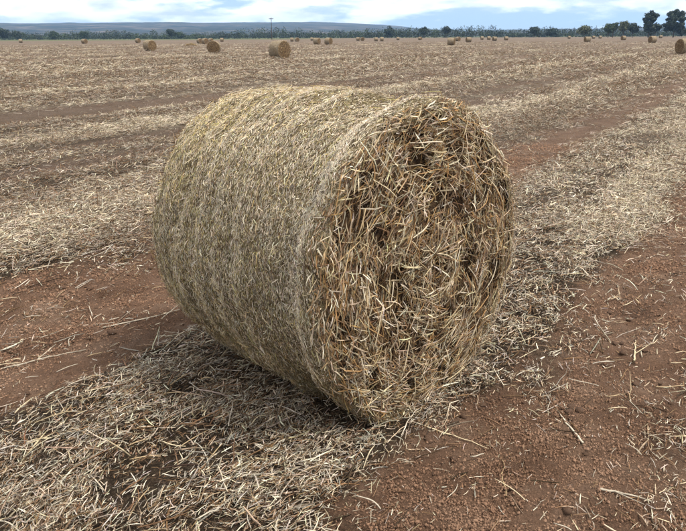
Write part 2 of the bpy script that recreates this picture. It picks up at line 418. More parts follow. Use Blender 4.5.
# ------------------------------------------------------------------ the bale
def bale_profile(Rb, L, n_face, n_sh, n_bar, sh=0.06, dome=0.035):
    """(axial, radial) from the middle of one end, over the shoulder, along the barrel"""
    pts = []
    for k in range(n_face): 
        t = k / n_face; pts.append((L / 2 - 0.0 + dome * (1 - t * t) - dome * .2, (Rb - sh) * t))
    for k in range(n_sh):
        a = k / n_sh * math.pi / 2; pts.append((L / 2 - sh + sh * math.cos(a), Rb - sh + sh * math.sin(a)))
    for k in range(n_bar + 1): pts.append(((L / 2 - sh) * (1 - 2 * k / n_bar), Rb))
    return pts
def bale_point(a, r, th, B, seed=0, amp=1.0):
    """bale surface in its own frame: x along the axis, face at +x; rough, a little sagged, flat where it rests"""
    a = np.asarray(a, float); r = np.asarray(r, float); th = np.asarray(th, float)
    px, py, pz = a, r * np.cos(th), r * np.sin(th)
    lump = 0.030 * fbm(px * 2.2 + 9, py * 2.2, pz * 2.2, oct=3, seed=100 + seed) + 0.013 * fbm(px * 9, py * 9, pz * 9, oct=2, seed=110 + seed)
    ring = 0.008 * np.sin(px * 38 + 2.5 * fbm(px * 3, th * 1.5, oct=2, seed=120 + seed)) * (r > 0.9 * B['R'])
    bulge = 0.022 * (1 - (2 * np.clip(a / B['L'], -.5, .5)) ** 2)        # barrel swells in the middle
    lip = -0.046 * np.exp(-((a / B['L'] - .31) / .085) ** 2) + .022 * smooth(.40, .455, a / B['L'])
    k = 1 + (amp * (lump + ring) + bulge + lip) / B['R'] * (r / B['R'])
    ax = a + np.sign(a) * amp * 0.035 * fbm(py * 4.5, pz * 4.5, a * 2, oct=3, seed=130 + seed) * smooth(.35, .55, np.abs(a) / B['L'] * 1.0)
    x, y, z = ax, py * k, pz * k * B['e'] + B['R'] * B['e'] - 0.018
    sag = smooth(0.22, 0.0, z)                                             # settled base
    y = y * (1 + 0.05 * sag); z = np.where(z < 0.03, 0.03 * 0 + z * 0.35 + 0.0195 * (z >= 0) * 0, z)
    z = np.maximum(z, -0.02)
    return np.stack([x, y, z], -1)
def bale_mesh(B, seed, which, nth=180, nf=18, ns=8, nb=54, amp=1.0, inset=0.0):
    pr = bale_profile(B['R'], B['L'], nf, ns, nb)
    if which == 'barrel': pts = pr[nf:] + [(-a, r) for a, r in pr[nf:nf + ns + 1][::-1]][1:]
    else: pts = pr[:nf + 1]; 
    if which == 'back': pts = [(-a, r) for a, r in pts]
    th = np.linspace(0, 2 * np.pi, nth, endpoint=False)
    a = np.array([p[0] for p in pts])[:, None] + 0 * th; r = np.array([p[1] for p in pts])[:, None] + 0 * th
    V = bale_point(a, r * (1 - inset), th[None] + 0 * a, B, seed, amp).reshape(-1, 3)
    n = len(pts)
    i = np.arange(n - 1)[:, None] * nth; j = np.arange(nth)[None]; j2 = (j + 1) % nth
    Q = np.stack([i + j, i + j2, i + nth + j2, i + nth + j], -1).reshape(-1, 4)
    if which == 'back': Q = Q[:, ::-1]
    return V, Q
def mat_bale(name, stops, scale, stretch):
    m, nt, bs, node, link = material(name)
    globals().update(node=node, link=link)
    t = node('ShaderNodeTexCoord'); mp = node('ShaderNodeMapping'); mp.inputs['Scale'].default_value = stretch
    link(t.outputs['Object'], mp.inputs[0])
    nf = noise(mp.outputs[0], scale, 5, .7)
    link(ramp(nf, stops), bs.inputs['Base Color']); bs.inputs['Roughness'].default_value = .9; bs.inputs['Specular IOR Level'].default_value = .1
    b_ = node('ShaderNodeBump'); b_.inputs['Strength'].default_value = 1; b_.inputs['Distance'].default_value = .02
    link(nf, b_.inputs['Height']); link(b_.outputs[0], bs.inputs['Normal'])
    return m
M_core_b = mat_bale('packed_straw_barrel', [(.34, (.07, .05, .028)), (.5, (.25, .195, .105)), (.68, (.44, .36, .21))], 70, (2.2, 1, 1))
M_core_f = mat_bale('packed_straw_end', [(.36, (.018, .012, .008)), (.54, (.07, .042, .022)), (.72, (.20, .13, .065))], 26, (1, 1, 1))  # end core's dark tones paint in the shade of gaps between straws

def bale_scatter(N, B, seed, where):
    """points, tangent, axis direction, outward normal on the surface"""
    th = rng.uniform(0, 2 * np.pi, N)
    if where == 'barrel':
        s = rng.uniform(-(B['L'] / 2 + 0.03), B['L'] / 2 + .004, N); sh = 0.06
        over = np.clip(np.abs(s) - (B['L'] / 2 - sh), 0, None) / sh
        ph = np.clip(over, 0, 1) * math.pi / 2 * .8
        a = np.where(over > 0, np.sign(s) * (B['L'] / 2 - sh + sh * np.sin(ph)), s); r = np.where(over > 0, B['R'] - sh + sh * np.cos(ph), B['R'])
    else:
        r = (B['R'] - 0.01) * np.sqrt(rng.uniform(0, 1, N)); sg = 1 if where == 'face' else -1
        sh = 0.06; t = np.clip(r / (B['R'] - sh), 0, 1)
        dx = np.clip(r - (B['R'] - sh), 0, sh)
        a = sg * np.where(r < B['R'] - sh, B['L'] / 2 + .035 * (1 - t * t) - .007, B['L'] / 2 - sh + np.sqrt(np.maximum(sh ** 2 - dx ** 2, 0)))
    p = bale_point(a, r, th, B, seed)
    e = 0.012
    pt = bale_point(a, r, th + e / np.maximum(r, .05), B, seed) - p
    tang = nrm(pt)
    radial = np.stack([0 * th, np.cos(th), np.sin(th)], -1)
    axis = np.stack([np.ones(N), 0 * th, 0 * th], -1)
    return p, tang, axis, radial, r, th, a
Bm = BALE
bale = empty('straw_bale', (Bm['x'], Bm['y'], 0), Bm['yaw'], label='large round straw bale filling the foreground, lying on the windrow of loose straw', category='bale', group='round bales in the field')
V, Q = bale_mesh(Bm, 0, 'barrel', inset=.012); barrel = obj('barrel', mesh_np('barrel', V, Q, smooth_shade=True), M_core_b, bale)
barrel['label'] = 'olive and grey side wound tight with short straw'
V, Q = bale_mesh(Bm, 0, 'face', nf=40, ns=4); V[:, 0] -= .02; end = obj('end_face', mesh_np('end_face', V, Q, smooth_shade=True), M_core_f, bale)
end['label'] = 'shaggy brown open end of tangled coarse straw'
V, Q = bale_mesh(Bm, 0, 'back', nf=20, ns=4); V[:, 0] += .02; back = obj('end_face', mesh_np('end_face', V, Q, smooth_shade=True), M_core_f, bale)

def lift(N, lo, hi): return rng.uniform(lo, hi, N)
parts = []
# tight wound layer
N = 235000
p, tg, ax, rd, r, th, a = bale_scatter(N, Bm, 0, 'barrel')
tilt = np.where(rng.uniform(size=N) < .70, rng.normal(0.12, .42, N), rng.uniform(-1.5, 1.5, N))
d = tg * np.cos(tilt)[:, None] + ax * np.sin(tilt)[:, None] + rd * rng.normal(0, .08, N)[:, None]
zone = fbm(p[:, 0] * 2.5, p[:, 1] * 2.5, p[:, 2] * 2.5, oct=3, seed=200) * .7 + p[:, 0] / Bm['L'] * 1.1      # greyer towards the open end
cA = pick(N, olive=2.4, yellow=2.6, pale=3.4, bleached=2.0, drab=1.4, dun=1.2, brown=1.0, dark=1.3); cB = pick(N, drab=3.0, bleached=4.0, white=2.6, pale=1.0, dun=1.2, brown=1.0, dark=1.5)
sel = (rng.uniform(size=N) < np.clip(.5 + .8 * zone, .08, .92))[:, None]
col = np.where(sel, cB, cA)
low = (rng.uniform(size=N) < .55 * smooth(.62, .05, p[:, 2]))[:, None]                                          # browner straw round the underside
col = np.where(low, pick(N, orange=1.6, tan=3, brown=1.2, yellow=2.2, pale=1), col)
L = .006 + .026 * rng.uniform(size=N) ** 1.4
col = col * 1.2
parts.append(straws(p + rd * lift(N, -.010, .006)[:, None], d, rd, L, rng.uniform(.0014, .0034, N), rng.normal(.03, .05, N), rng.normal(0, .05, N), col, seg=1))
# proud bits and whiskers
N = 6000
p, tg, ax, rd, r, th, a = bale_scatter(N, Bm, 0, 'barrel')
tilt = rng.normal(.1, .6, N)
d = tg * np.cos(tilt)[:, None] + ax * np.sin(tilt)[:, None] + rd * rng.normal(.25, .22, N)[:, None]
parts.append(straws(p + rd * lift(N, .002, .014)[:, None], d, rd, rng.uniform(.012, .045, N), rng.uniform(.0013, .0028, N), rng.normal(.03, .1, N), rng.normal(0, .12, N), pick(N, pale=2, bleached=3, white=2, yellow=1, grey=2, olive=1)))
# dark straw flecks laid in patches over the winding
N = 16000
p, tg, ax, rd, r, th, a = bale_scatter(N, Bm, 0, 'barrel')
fl = fbm(p[:, 0] * 7, p[:, 1] * 7, p[:, 2] * 7, oct=3, seed=640) + rng.normal(0, .12, N) > .08
tilt = rng.normal(.15, .5, N); d = tg * np.cos(tilt)[:, None] + ax * np.sin(tilt)[:, None]
q_ = straws((p + rd * lift(N, .003, .007)[:, None])[fl], d[fl], rd[fl], rng.uniform(.006, .024, fl.sum()), rng.uniform(.0018, .0042, fl.sum()), .02 * np.ones(fl.sum()), np.zeros(fl.sum()), pick(fl.sum(), dark=3, brown=1), seg=1)
parts.append(q_)
v_, q_, c_ = merge(parts)
obj('wound_straw', mesh_np('wound_straw', v_, q_, cols=c_), M_straw, barrel, kind='stuff')

def face_layer(N, where, lo, hi, Lr, Wr, out=.0, tube=False, cols=None, seg=3):
    p, tg, ax, rd, r, th, a = bale_scatter(N, Bm, 0, where)
    sg = 1 if where == 'face' else -1
    rr = r / Bm['R']
    spread = np.where(rng.uniform(size=N) < .30 + .55 * (1 - rr), 1.5, .42)
    tilt = rng.normal(0, 1, N) * spread
    rdir = rd
    outv = ax * sg
    edge = smooth(.9, 1.0, rr)[:, None]
    nn = nrm(outv * (1 - .6 * edge) + rd * (.75 * edge))
    d = tg * np.cos(tilt)[:, None] + rdir * np.sin(tilt)[:, None] + outv * rng.normal(out, .16, N)[:, None]
    hollow = fbm(p[:, 1] * 8.5, p[:, 2] * 8.5, oct=4, seed=610)
    keep_ = rng.uniform(size=N) < (1.0 if hi < 0 else np.clip(.62 + 1.9 * hollow, .18 + .6 * smooth(.78, .92, rr), 1))
    L = rng.uniform(*Lr, N) * (1 - .35 * edge[:, 0])
    col = pick(N, **(cols or dict(tan=3, orange=3.0, pale=1.4, yellow=1.2, brown=2.8, dark=1.4, grey=.8)))
    K = keep_; M_ = int(K.sum())
    return straws((p + nn * (lift(N, lo, hi) + .035 * np.clip(hollow, -.4, .5))[:, None])[K], d[K], nn[K], L[K], rng.uniform(*Wr, M_), rng.normal(.03, .05, M_), rng.normal(0, .035, M_), col[K], seg=seg, tube=tube)
parts = [face_layer(14000, 'face', -.055, -.018, (.03, .12), (.003, .006), cols=dict(brown=3, dark=6, orange=.6), seg=2),  # deepest straw coloured dark, painting in the shade of the recesses
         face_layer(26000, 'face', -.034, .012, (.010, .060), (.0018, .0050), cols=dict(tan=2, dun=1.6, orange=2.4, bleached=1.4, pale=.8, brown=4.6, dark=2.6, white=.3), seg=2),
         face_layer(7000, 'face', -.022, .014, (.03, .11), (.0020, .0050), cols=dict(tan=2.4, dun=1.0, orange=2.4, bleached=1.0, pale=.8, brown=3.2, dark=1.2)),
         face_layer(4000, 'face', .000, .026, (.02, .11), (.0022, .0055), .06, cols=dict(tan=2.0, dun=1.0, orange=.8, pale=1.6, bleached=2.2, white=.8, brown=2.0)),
         face_layer(800, 'face', .0, .026, (.06, .18), (.0025, .0048), .05, True, cols=dict(tan=3, orange=1.6, pale=2.4, bleached=2), seg=4)]
v_, q_, c_ = merge(parts)
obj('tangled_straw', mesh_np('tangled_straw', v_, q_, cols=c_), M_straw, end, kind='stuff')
v_, q_, c_ = merge([face_layer(9000, 'back', -.03, .012, (.04, .15), (.003, .006), seg=2)])
obj('tangled_straw', mesh_np('tangled_straw', v_, q_, cols=c_), M_straw, back, kind='stuff')

# the straw one can pick out: single stems, shared shapes
def stem_mesh(k, n=7):
    """bent, slightly split stem of unit length along x"""
    s = np.linspace(-.5, .5, n)
    y = .045 * rng.normal() * np.cos(s * 3.1) + .02 * rng.normal() * np.sin(s * 6); z = .05 * abs(rng.normal()) * np.cos(s * 3.1)
    if k % 4 == 0: y = y + .22 * np.clip(s - rng.uniform(-.1, .3), 0, 1) * rng.choice([-1, 1])       # snapped
    w = (.019 + .008 * rng.uniform()) * (1 - .35 * np.abs(s + .3))
    w[n // 2] *= 1.25                                                                                # node of the stem
    m_ = 5; V = []
    for i_ in range(n):
        for q in range(m_):
            a_ = q / m_ * 2 * math.pi; V.append((s[i_], y[i_] + w[i_] * math.cos(a_), z[i_] + .75 * w[i_] * math.sin(a_)))
    Q = [(i_ * m_ + q, (i_ + 1) * m_ + q, (i_ + 1) * m_ + (q + 1) % m_, i_ * m_ + (q + 1) % m_) for i_ in range(n - 1) for q in range(m_)]
    T = [(0, q + 1, q) for q in range(1, m_ - 1)] if False else [(0, q, q + 1) for q in range(1, m_ - 1)] + [((n - 1) * m_, (n - 1) * m_ + q + 1, (n - 1) * m_ + q) for q in range(1, m_ - 1)]
    return np.array(V), np.array(Q), np.array(T)
def stem_set(mat, count, tag):
    out = []
    for k in range(count):
        V, Q, T = stem_mesh(k); me = mesh_np('straw_stem', V, Q, T, smooth_shade=True); me.materials.append(mat); out.append(me)
    return out
def place(me, name, p, d, n, L, wf, parent, **props):
    d = Vector(d).normalized(); n = Vector(n); n = (n - d * n.dot(d)).normalized(); b = n.cross(d)
    o = obj(name, me, None, parent, **props)
    o.matrix_basis = Matrix(((d.x * L, b.x * wf, n.x * wf, p[0]), (d.y * L, b.y * wf, n.y * wf, p[1]), (d.z * L, b.z * wf, n.z * wf, p[2]), (0, 0, 0, 1)))
    return o
S_face = stem_set(M_stem_face, 12, 'f'); S_bar = stem_set(M_stem_barrel, 9, 'b'); S_gr = stem_set(M_stem_ground, 14, 'g')
N = 185
p, tg, ax, rd, r, th, a = bale_scatter(N, Bm, 0, 'face')
for k in range(N):
    t = random.gauss(0, 1.3 if (r[k] < .4 or random.random() < .3) else .4)
    d = tg[k] * math.cos(t) + rd[k] * math.sin(t) + ax[k] * random.gauss(.03, .1)
    place(S_face[k % 12], 'straw_stem', p[k] + ax[k] * random.uniform(.008, .034) + rd[k] * -.01, d, ax[k], random.uniform(.06, .18), random.uniform(.08, .13), end)
# a splayed tuft a little above the middle of the end
fy, fz = -0.02, Bm['R'] + 0.10
for k in range(16):
    a_ = R(-35 + k * 14 + random.uniform(-6, 6)); L_ = random.uniform(.10, .17)
    d = np.array([random.uniform(.05, .25), math.cos(a_), math.sin(a_)])
    c_ = np.array([Bm['L'] / 2 + .055, fy + math.cos(a_) * L_ * .5, fz + math.sin(a_) * L_ * .5])
    place(S_face[k % 12], 'straw_stem', c_, d, (1, 0, 0), L_, random.uniform(.09, .13), end)
N = 260
p, tg, ax, rd, r, th, a = bale_scatter(N, Bm, 0, 'barrel')
cnt = 0
for k in range(N):
    if p[k, 1] > .45 or p[k, 2] < .12: continue                          # the far and under side, unseen
    t = random.gauss(.1, .55)
    d = tg[k] * math.cos(t) + ax[k] * math.sin(t)
    place(S_bar[k % 9], 'straw_stem', p[k] + rd[k] * random.uniform(.006, .012), d, rd[k], random.uniform(.04, .09), random.uniform(.06, .09), barrel); cnt += 1

# ------------------------------------------------------------------ litter on the ground
def in_bale(x, y, grow=0.0):
    c, s = math.cos(Bm['yaw']), math.sin(Bm['yaw']); dx, dy = x - Bm['x'], y - Bm['y']
    a = dx * c + dy * s; b = -dx * s + dy * c
    return (np.abs(a) < Bm['L'] / 2 - .02 + grow) & (np.abs(b) < .30 + grow)
half = R(50)
def zone_pts(r1, r2, dens):
    N = int(half * (r2 * r2 - r1 * r1) * dens)
    rr = np.sqrt(rng.uniform(r1 * r1, r2 * r2, N)); aa = rng.uniform(-half, half, N)
    x, y = rr * np.sin(aa), rr * np.cos(aa)
    return x, y, rr
def ground_straw(r1, r2, dens, Lr, Wr, seg, thick, tube=False, stand=0.0, power=1.3, chips=False, total=None):
    if total:                                                           # density falling off with the square of the distance
        rr = np.exp(rng.uniform(math.log(r1), math.log(r2), total)); aa = rng.uniform(-half, half, total); x, y = rr * np.sin(aa), rr * np.cos(aa)
    else: x, y, rr = zone_pts(r1, r2, dens)
    s = straw_cover(x, y)
    if chips: s = np.maximum(s, .50 + .5 * fbm(x * 1.3, y * 1.3, oct=3, seed=320))
    clump = np.clip(.64 + 1.4 * fbm(x * 5, y * 5, oct=3, seed=301), .2, 1.2)
    keep = (rng.uniform(size=len(x)) < s ** power * clump) & ~in_bale(x, y)
    x, y, s, rr = x[keep], y[keep], s[keep], rr[keep]
    N = len(x)
    z = height(x, y) + rng.uniform(0, 1, N) ** 1.5 * thick * smooth(.1, .8, s) + .007
    along = ROW + np.where(rng.uniform(size=N) < .6, rng.normal(0, .55, N), rng.uniform(-1.6, 1.6, N)) + .6 * fbm(x * 2, y * 2, oct=2, seed=307)
    el = rng.normal(0, .16, N) + .25 * (rng.uniform(size=N) < .07)
    up_ = rng.uniform(size=N) < stand
    el = np.where(up_, rng.uniform(.8, 1.5, N), el)
    d = np.stack([np.sin(along) * np.cos(el), np.cos(along) * np.cos(el), np.sin(el)], -1)
    n = np.stack([rng.normal(0, .25, N), rng.normal(0, .25, N), np.ones(N)], -1)
    n = np.where(up_[:, None], np.stack([rng.normal(0, .5, N), -np.ones(N), rng.normal(0, .2, N)], -1), n)
    L = rng.uniform(*Lr, N) * rng.uniform(.6, 1.0, N); Wd = rng.uniform(*Wr, N)
    if total: L = L * np.clip(rr / 20, .5, 2.6); Wd = Wd * rr / 20
    z = z + np.abs(np.sin(el)) * L * np.where(up_, .45, .22)
    u, v = uv(x, y)
    yel = paleness(u, v)
    cg = pick(N, drab=3.2, bleached=1.5, white=.5, dun=2.0, brown=4.0, dark=4.2); cy_ = pick(N, bleached=4, white=1.6, pale=1.2, dun=1.6, drab=1, brown=1.3, dark=1.2)
    col = np.where((rng.uniform(size=N) < yel)[:, None], cy_, cg)
    return straws(np.stack([x, y, z], -1), d, n, L, Wd, rng.normal(.015, .035, N), rng.normal(0, .025, N), col, seg=seg, tube=tube)
v_, q_, c_ = merge([ground_straw(1.1, 3.2, 20000, (.010, .075), (.0012, .0040), 2, .06),
                    ground_straw(1.1, 6.0, 1900, (.006, .028), (.0016, .0042), 1, .01, chips=True),
                    ground_straw(3.2, 6.2, 8600, (.02, .10), (.0020, .0058), 2, .06, stand=.01),
                    ground_straw(1.1, 5.5, 420, (.08, .24), (.004, .008), 3, .055, tube=True, power=1.0),
                    ground_straw(6.2, 11, 1500, (.04, .14), (.004, .009), 2, .06, stand=.03)])
obj('straw_litter', mesh_np('straw_litter', v_, q_, cols=c_), M_straw, kind='stuff', label='loose grey and pale straw strewn over the soil around the bale', category='straw')
v_, q_, c_ = ground_straw(6, 170, 0, (.06, .17), (.006, .014), 1, .05, stand=.03, total=300000)
obj('stubble', mesh_np('stubble', v_, q_, cols=c_), M_straw, kind='stuff', label='cut stubble and straw across the open field behind the bale', category='stubble')

# tufts of cut straw spread over the middle distance, far too many to count: instanced clumps
tuft_col = bpy.data.collections.new('straw_tufts')                       # not linked: only a source for the instances
for k in range(10):
    n_ = 55; r_ = .30 * np.sqrt(rng.uniform(0, 1, n_)); a_ = rng.uniform(0, 2 * np.pi, n_)
    pz = rng.uniform(.005, .065, n_) * (1 - .5 * r_ / .3)
    az = np.where(rng.uniform(size=n_) < .5, rng.normal(0, .6, n_), rng.uniform(-1.6, 1.6, n_)); el = rng.normal(0, .2, n_)
    up_ = rng.uniform(size=n_) < (.04 if k % 2 else .01); el = np.where(up_, rng.uniform(.7, 1.4, n_), el)
    L = rng.uniform(.04, .14, n_)
    d = np.stack([np.sin(az) * np.cos(el), np.cos(az) * np.cos(el), np.sin(el)], -1)
    cl_ = pick(n_, drab=3.0, dun=2.2, bleached=.9, white=.3, brown=4.0, dark=3.8) if k < 5 else pick(n_, bleached=4, white=1.8, pale=1.4, dun=1.4, drab=.8, brown=.9, dark=.7)
    v_, q_, c_ = straws(np.stack([r_ * np.cos(a_), r_ * np.sin(a_), pz + np.abs(np.sin(el)) * L * .3], -1), d, np.stack([rng.normal(0, .3, n_), rng.normal(0, .3, n_), np.ones(n_)], -1), L, rng.uniform(.0035, .0085, n_), rng.normal(.02, .05, n_), rng.normal(0, .05, n_), cl_, seg=1)
    me = mesh_np('tuft', v_, q_, cols=c_); me.materials.append(M_straw)
    tuft_col.objects.link(bpy.data.objects.new('tuft_%02d' % k, me))
T_ = 88000
rr = np.exp(rng.uniform(math.log(5.6), math.log(190), T_)); aa = rng.uniform(-half, half, T_); x, y = rr * np.sin(aa), rr * np.cos(aa)
sc_ = straw_cover(x, y); u, v = uv(x, y)
clump = np.clip(.62 + .9 * fbm(x * 2.2, y * 2.2, oct=3, seed=340) + 1.3 * fbm(u * 2.1, v * .10, oct=3, seed=343) + .38 * np.sin(u * 4.6 + 1.5 * fbm(u * .2, v * .05, oct=2, seed=345)) * smooth(-4.5, -6, u), .05, 1.25)
k_ = rng.uniform(size=T_) < (.06 + .94 * smooth(.22, .92, sc_)) * clump; x, y, rr, u, v = x[k_], y[k_], rr[k_], u[k_], v[k_]; n_ = len(x)
yel = paleness(u, v)
idx = rng.integers(0, 5, n_) + 5 * (rng.uniform(size=n_) < yel)
def spread(name, coll, pts, idx, turn, size, parent=None, **props):
    n_ = len(pts)
    pm = bpy.data.meshes.new(name); pm.vertices.add(n_); pm.vertices.foreach_set('co', np.asarray(pts, np.float32).ravel())
    for nm, tp, val in (('pick', 'INT', np.asarray(idx, np.int32)), ('turn', 'FLOAT', np.asarray(turn, np.float32)), ('size', 'FLOAT', np.asarray(size, np.float32))):
        at_ = pm.attributes.new(nm, tp, 'POINT'); at_.data.foreach_set('value', val)
    ng = bpy.data.node_groups.new('spread_' + name, 'GeometryNodeTree')
    ng.interface.new_socket('Geometry', in_out='INPUT', socket_type='NodeSocketGeometry'); ng.interface.new_socket('Geometry', in_out='OUTPUT', socket_type='NodeSocketGeometry')
    gi = ng.nodes.new('NodeGroupInput'); go = ng.nodes.new('NodeGroupOutput'); ip = ng.nodes.new('GeometryNodeInstanceOnPoints'); ci = ng.nodes.new('GeometryNodeCollectionInfo')
    ci.inputs['Collection'].default_value = coll; ci.inputs['Separate Children'].default_value = True; ci.inputs['Reset Children'].default_value = True
    def named(nm, tp):
        q = ng.nodes.new('GeometryNodeInputNamedAttribute'); q.data_type = tp; q.inputs['Name'].default_value = nm; return q.outputs['Attribute']
    cx_ = ng.nodes.new('ShaderNodeCombineXYZ'); ng.links.new(named('turn', 'FLOAT'), cx_.inputs[2])
    er = ng.nodes.new('FunctionNodeEulerToRotation'); ng.links.new(cx_.outputs[0], er.inputs[0])
    ng.links.new(gi.outputs[0], ip.inputs['Points']); ng.links.new(ci.outputs[0], ip.inputs['Instance']); ip.inputs['Pick Instance'].default_value = True
    ng.links.new(named('pick', 'INT'), ip.inputs['Instance Index']); ng.links.new(er.outputs[0], ip.inputs['Rotation']); ng.links.new(named('size', 'FLOAT'), ip.inputs['Scale'])
    ng.links.new(ip.outputs[0], go.inputs[0])
    o = obj(name, pm, None, parent, kind='stuff', **props)
    o.modifiers.new('spread', 'NODES').node_group = ng
    return o
spread('straw_tufts', tuft_col, np.stack([x, y, height(x, y)], -1), idx, -ROW + rng.choice([0, math.pi], n_) + rng.normal(0, .35, n_), np.clip(rr / 14, .75, 3.0) * rng.uniform(.7, 1.25, n_),
       label='tufts of loose straw lying in rows over the middle of the field', category='straw')

# single stems and soil clods in the foreground, picked out one by one
x, y, rr = zone_pts(1.6, 4.6, 60)
keep = ~in_bale(x, y, .25) & (rng.uniform(size=len(x)) < .15 + .85 * straw_cover(x, y))
sel_ = np.abs(np.arctan2(x, y)) < R(33); keep &= sel_
x, y = x[keep][:235], y[keep][:235]
z = height(x, y)
for k in range(len(x)):
    az = ROW + (random.gauss(0, .6) if random.random() < .55 else random.uniform(-1.6, 1.6))
    s_ = float(straw_cover(x[k:k + 1], y[k:k + 1])[0])
    place(S_gr[k % 14], 'straw_stem', (x[k], y[k], z[k] + .015 + .035 * s_ * random.random()), (math.sin(az), math.cos(az), random.gauss(0, .05)), (0, 0, 1), random.uniform(.06, .17), random.uniform(.08, .15), ground)
def clod_mesh(k):
    g = np.linspace(0, 2 * np.pi, 9)[:-1]; V = []
    for lat, zz in ((.55, -.45), (1.0, 0.0), (.8, .45)):
        for t in g: V.append((lat * math.cos(t), lat * math.sin(t), zz))
    V.append((0, 0, .72)); V = np.array(V)
    V *= (1 + .32 * vnoise(V[:, 0] * 1.6 + k * 7, V[:, 1] * 1.6, V[:, 2] * 1.6 + .37, seed=k))[:, None] * np.array([1, random.uniform(.6, 1), random.uniform(.5, .8)])
    Q = [(l * 8 + t, l * 8 + (t + 1) % 8, (l + 1) * 8 + (t + 1) % 8, (l + 1) * 8 + t) for l in range(2) for t in range(8)]
    T = [(16 + t, 16 + (t + 1) % 8, 24) for t in range(8)]
    me = mesh_np('clod', V, np.array(Q), np.array(T)); me.materials.append(M_clod); return me
clods = [clod_mesh(k) for k in range(9)]
x, y, rr = zone_pts(1.6, 5.5, 90)
keep = ~in_bale(x, y, .2) & (straw_cover(x, y) < .3) & (rng.uniform(size=len(x)) < .6)
keep &= np.abs(np.arctan2(x, y)) < R(33)
x, y = x[keep][:230], y[keep][:230]; z = height(x, y)
for k in range(len(x)):
    s_ = .007 + .022 * random.random() ** 3
    o = obj('clod', clods[k % 9], None, ground); o.location = (x[k], y[k], z[k] + .15 * s_); o.scale = (s_, s_, s_); o.rotation_euler = (random.uniform(-.3, .3), random.uniform(-.3, .3), random.uniform(0, 6.28))

oc = np.array([(1, 0, -.3), (0, 1, -.3), (-1, 0, -.3), (0, -1, -.3), (.5, .5, .45), (-.5, .4, .6), (-.4, -.5, .5), (.4, -.5, .6)])
tri = np.array([(0, 1, 4), (1, 5, 4), (1, 2, 5), (2, 6, 5), (2, 3, 6), (3, 7, 6), (3, 0, 7), (0, 4, 7), (4, 5, 6), (4, 6, 7)])
crumb_col = bpy.data.collections.new('crumb_patches')                    # not linked: only a source for the instances
for k in range(6):
    N = 90; rr_ = .13 * np.sqrt(rng.uniform(size=N)); aa_ = rng.uniform(0, 6.283, N); sz = .0012 + .0062 * rng.uniform(size=N) ** 4
    Vc = oc[None] * (1 + rng.normal(0, .3, (N, 8, 3))) * sz[:, None, None]; th_ = rng.uniform(0, 6.28, N); cs_, sn_ = np.cos(th_)[:, None], np.sin(th_)[:, None]
    Vc = np.stack([Vc[..., 0] * cs_ - Vc[..., 1] * sn_, Vc[..., 0] * sn_ + Vc[..., 1] * cs_, Vc[..., 2]], -1) + np.stack([rr_ * np.cos(aa_), rr_ * np.sin(aa_), sz * .25 + rng.normal(0, .0015, N)], -1)[:, None]
    me = mesh_np('crumbs', Vc.reshape(-1, 3), tris=(np.arange(N)[:, None, None] * 8 + tri[None]).reshape(-1, 3)); me.materials.append(M_crumb)
    crumb_col.objects.link(bpy.data.objects.new('crumbs_%02d' % k, me))
T_ = 9000
rr = np.exp(rng.uniform(math.log(1.3), math.log(11), T_)); aa = rng.uniform(-half, half, T_); x, y = rr * np.sin(aa), rr * np.cos(aa)
k_ = ~in_bale(x, y, .1) & (uv(x, y)[0] > -4.9) & (rng.uniform(size=T_) < np.clip(.72 - 1.0 * straw_cover(x, y) + 1.1 * fbm(x * 2.2, y * 2.2, oct=3, seed=330), .05, 1)); x, y, rr = x[k_], y[k_], rr[k_]; n_ = len(x)
spread('soil_crumbs', crumb_col, np.stack([x, y, height(x, y)], -1), rng.integers(0, 6, n_), rng.uniform(0, 6.283, n_), np.clip(rr / 4, .8, 2.2) * rng.uniform(.7, 1.2, n_), ground)

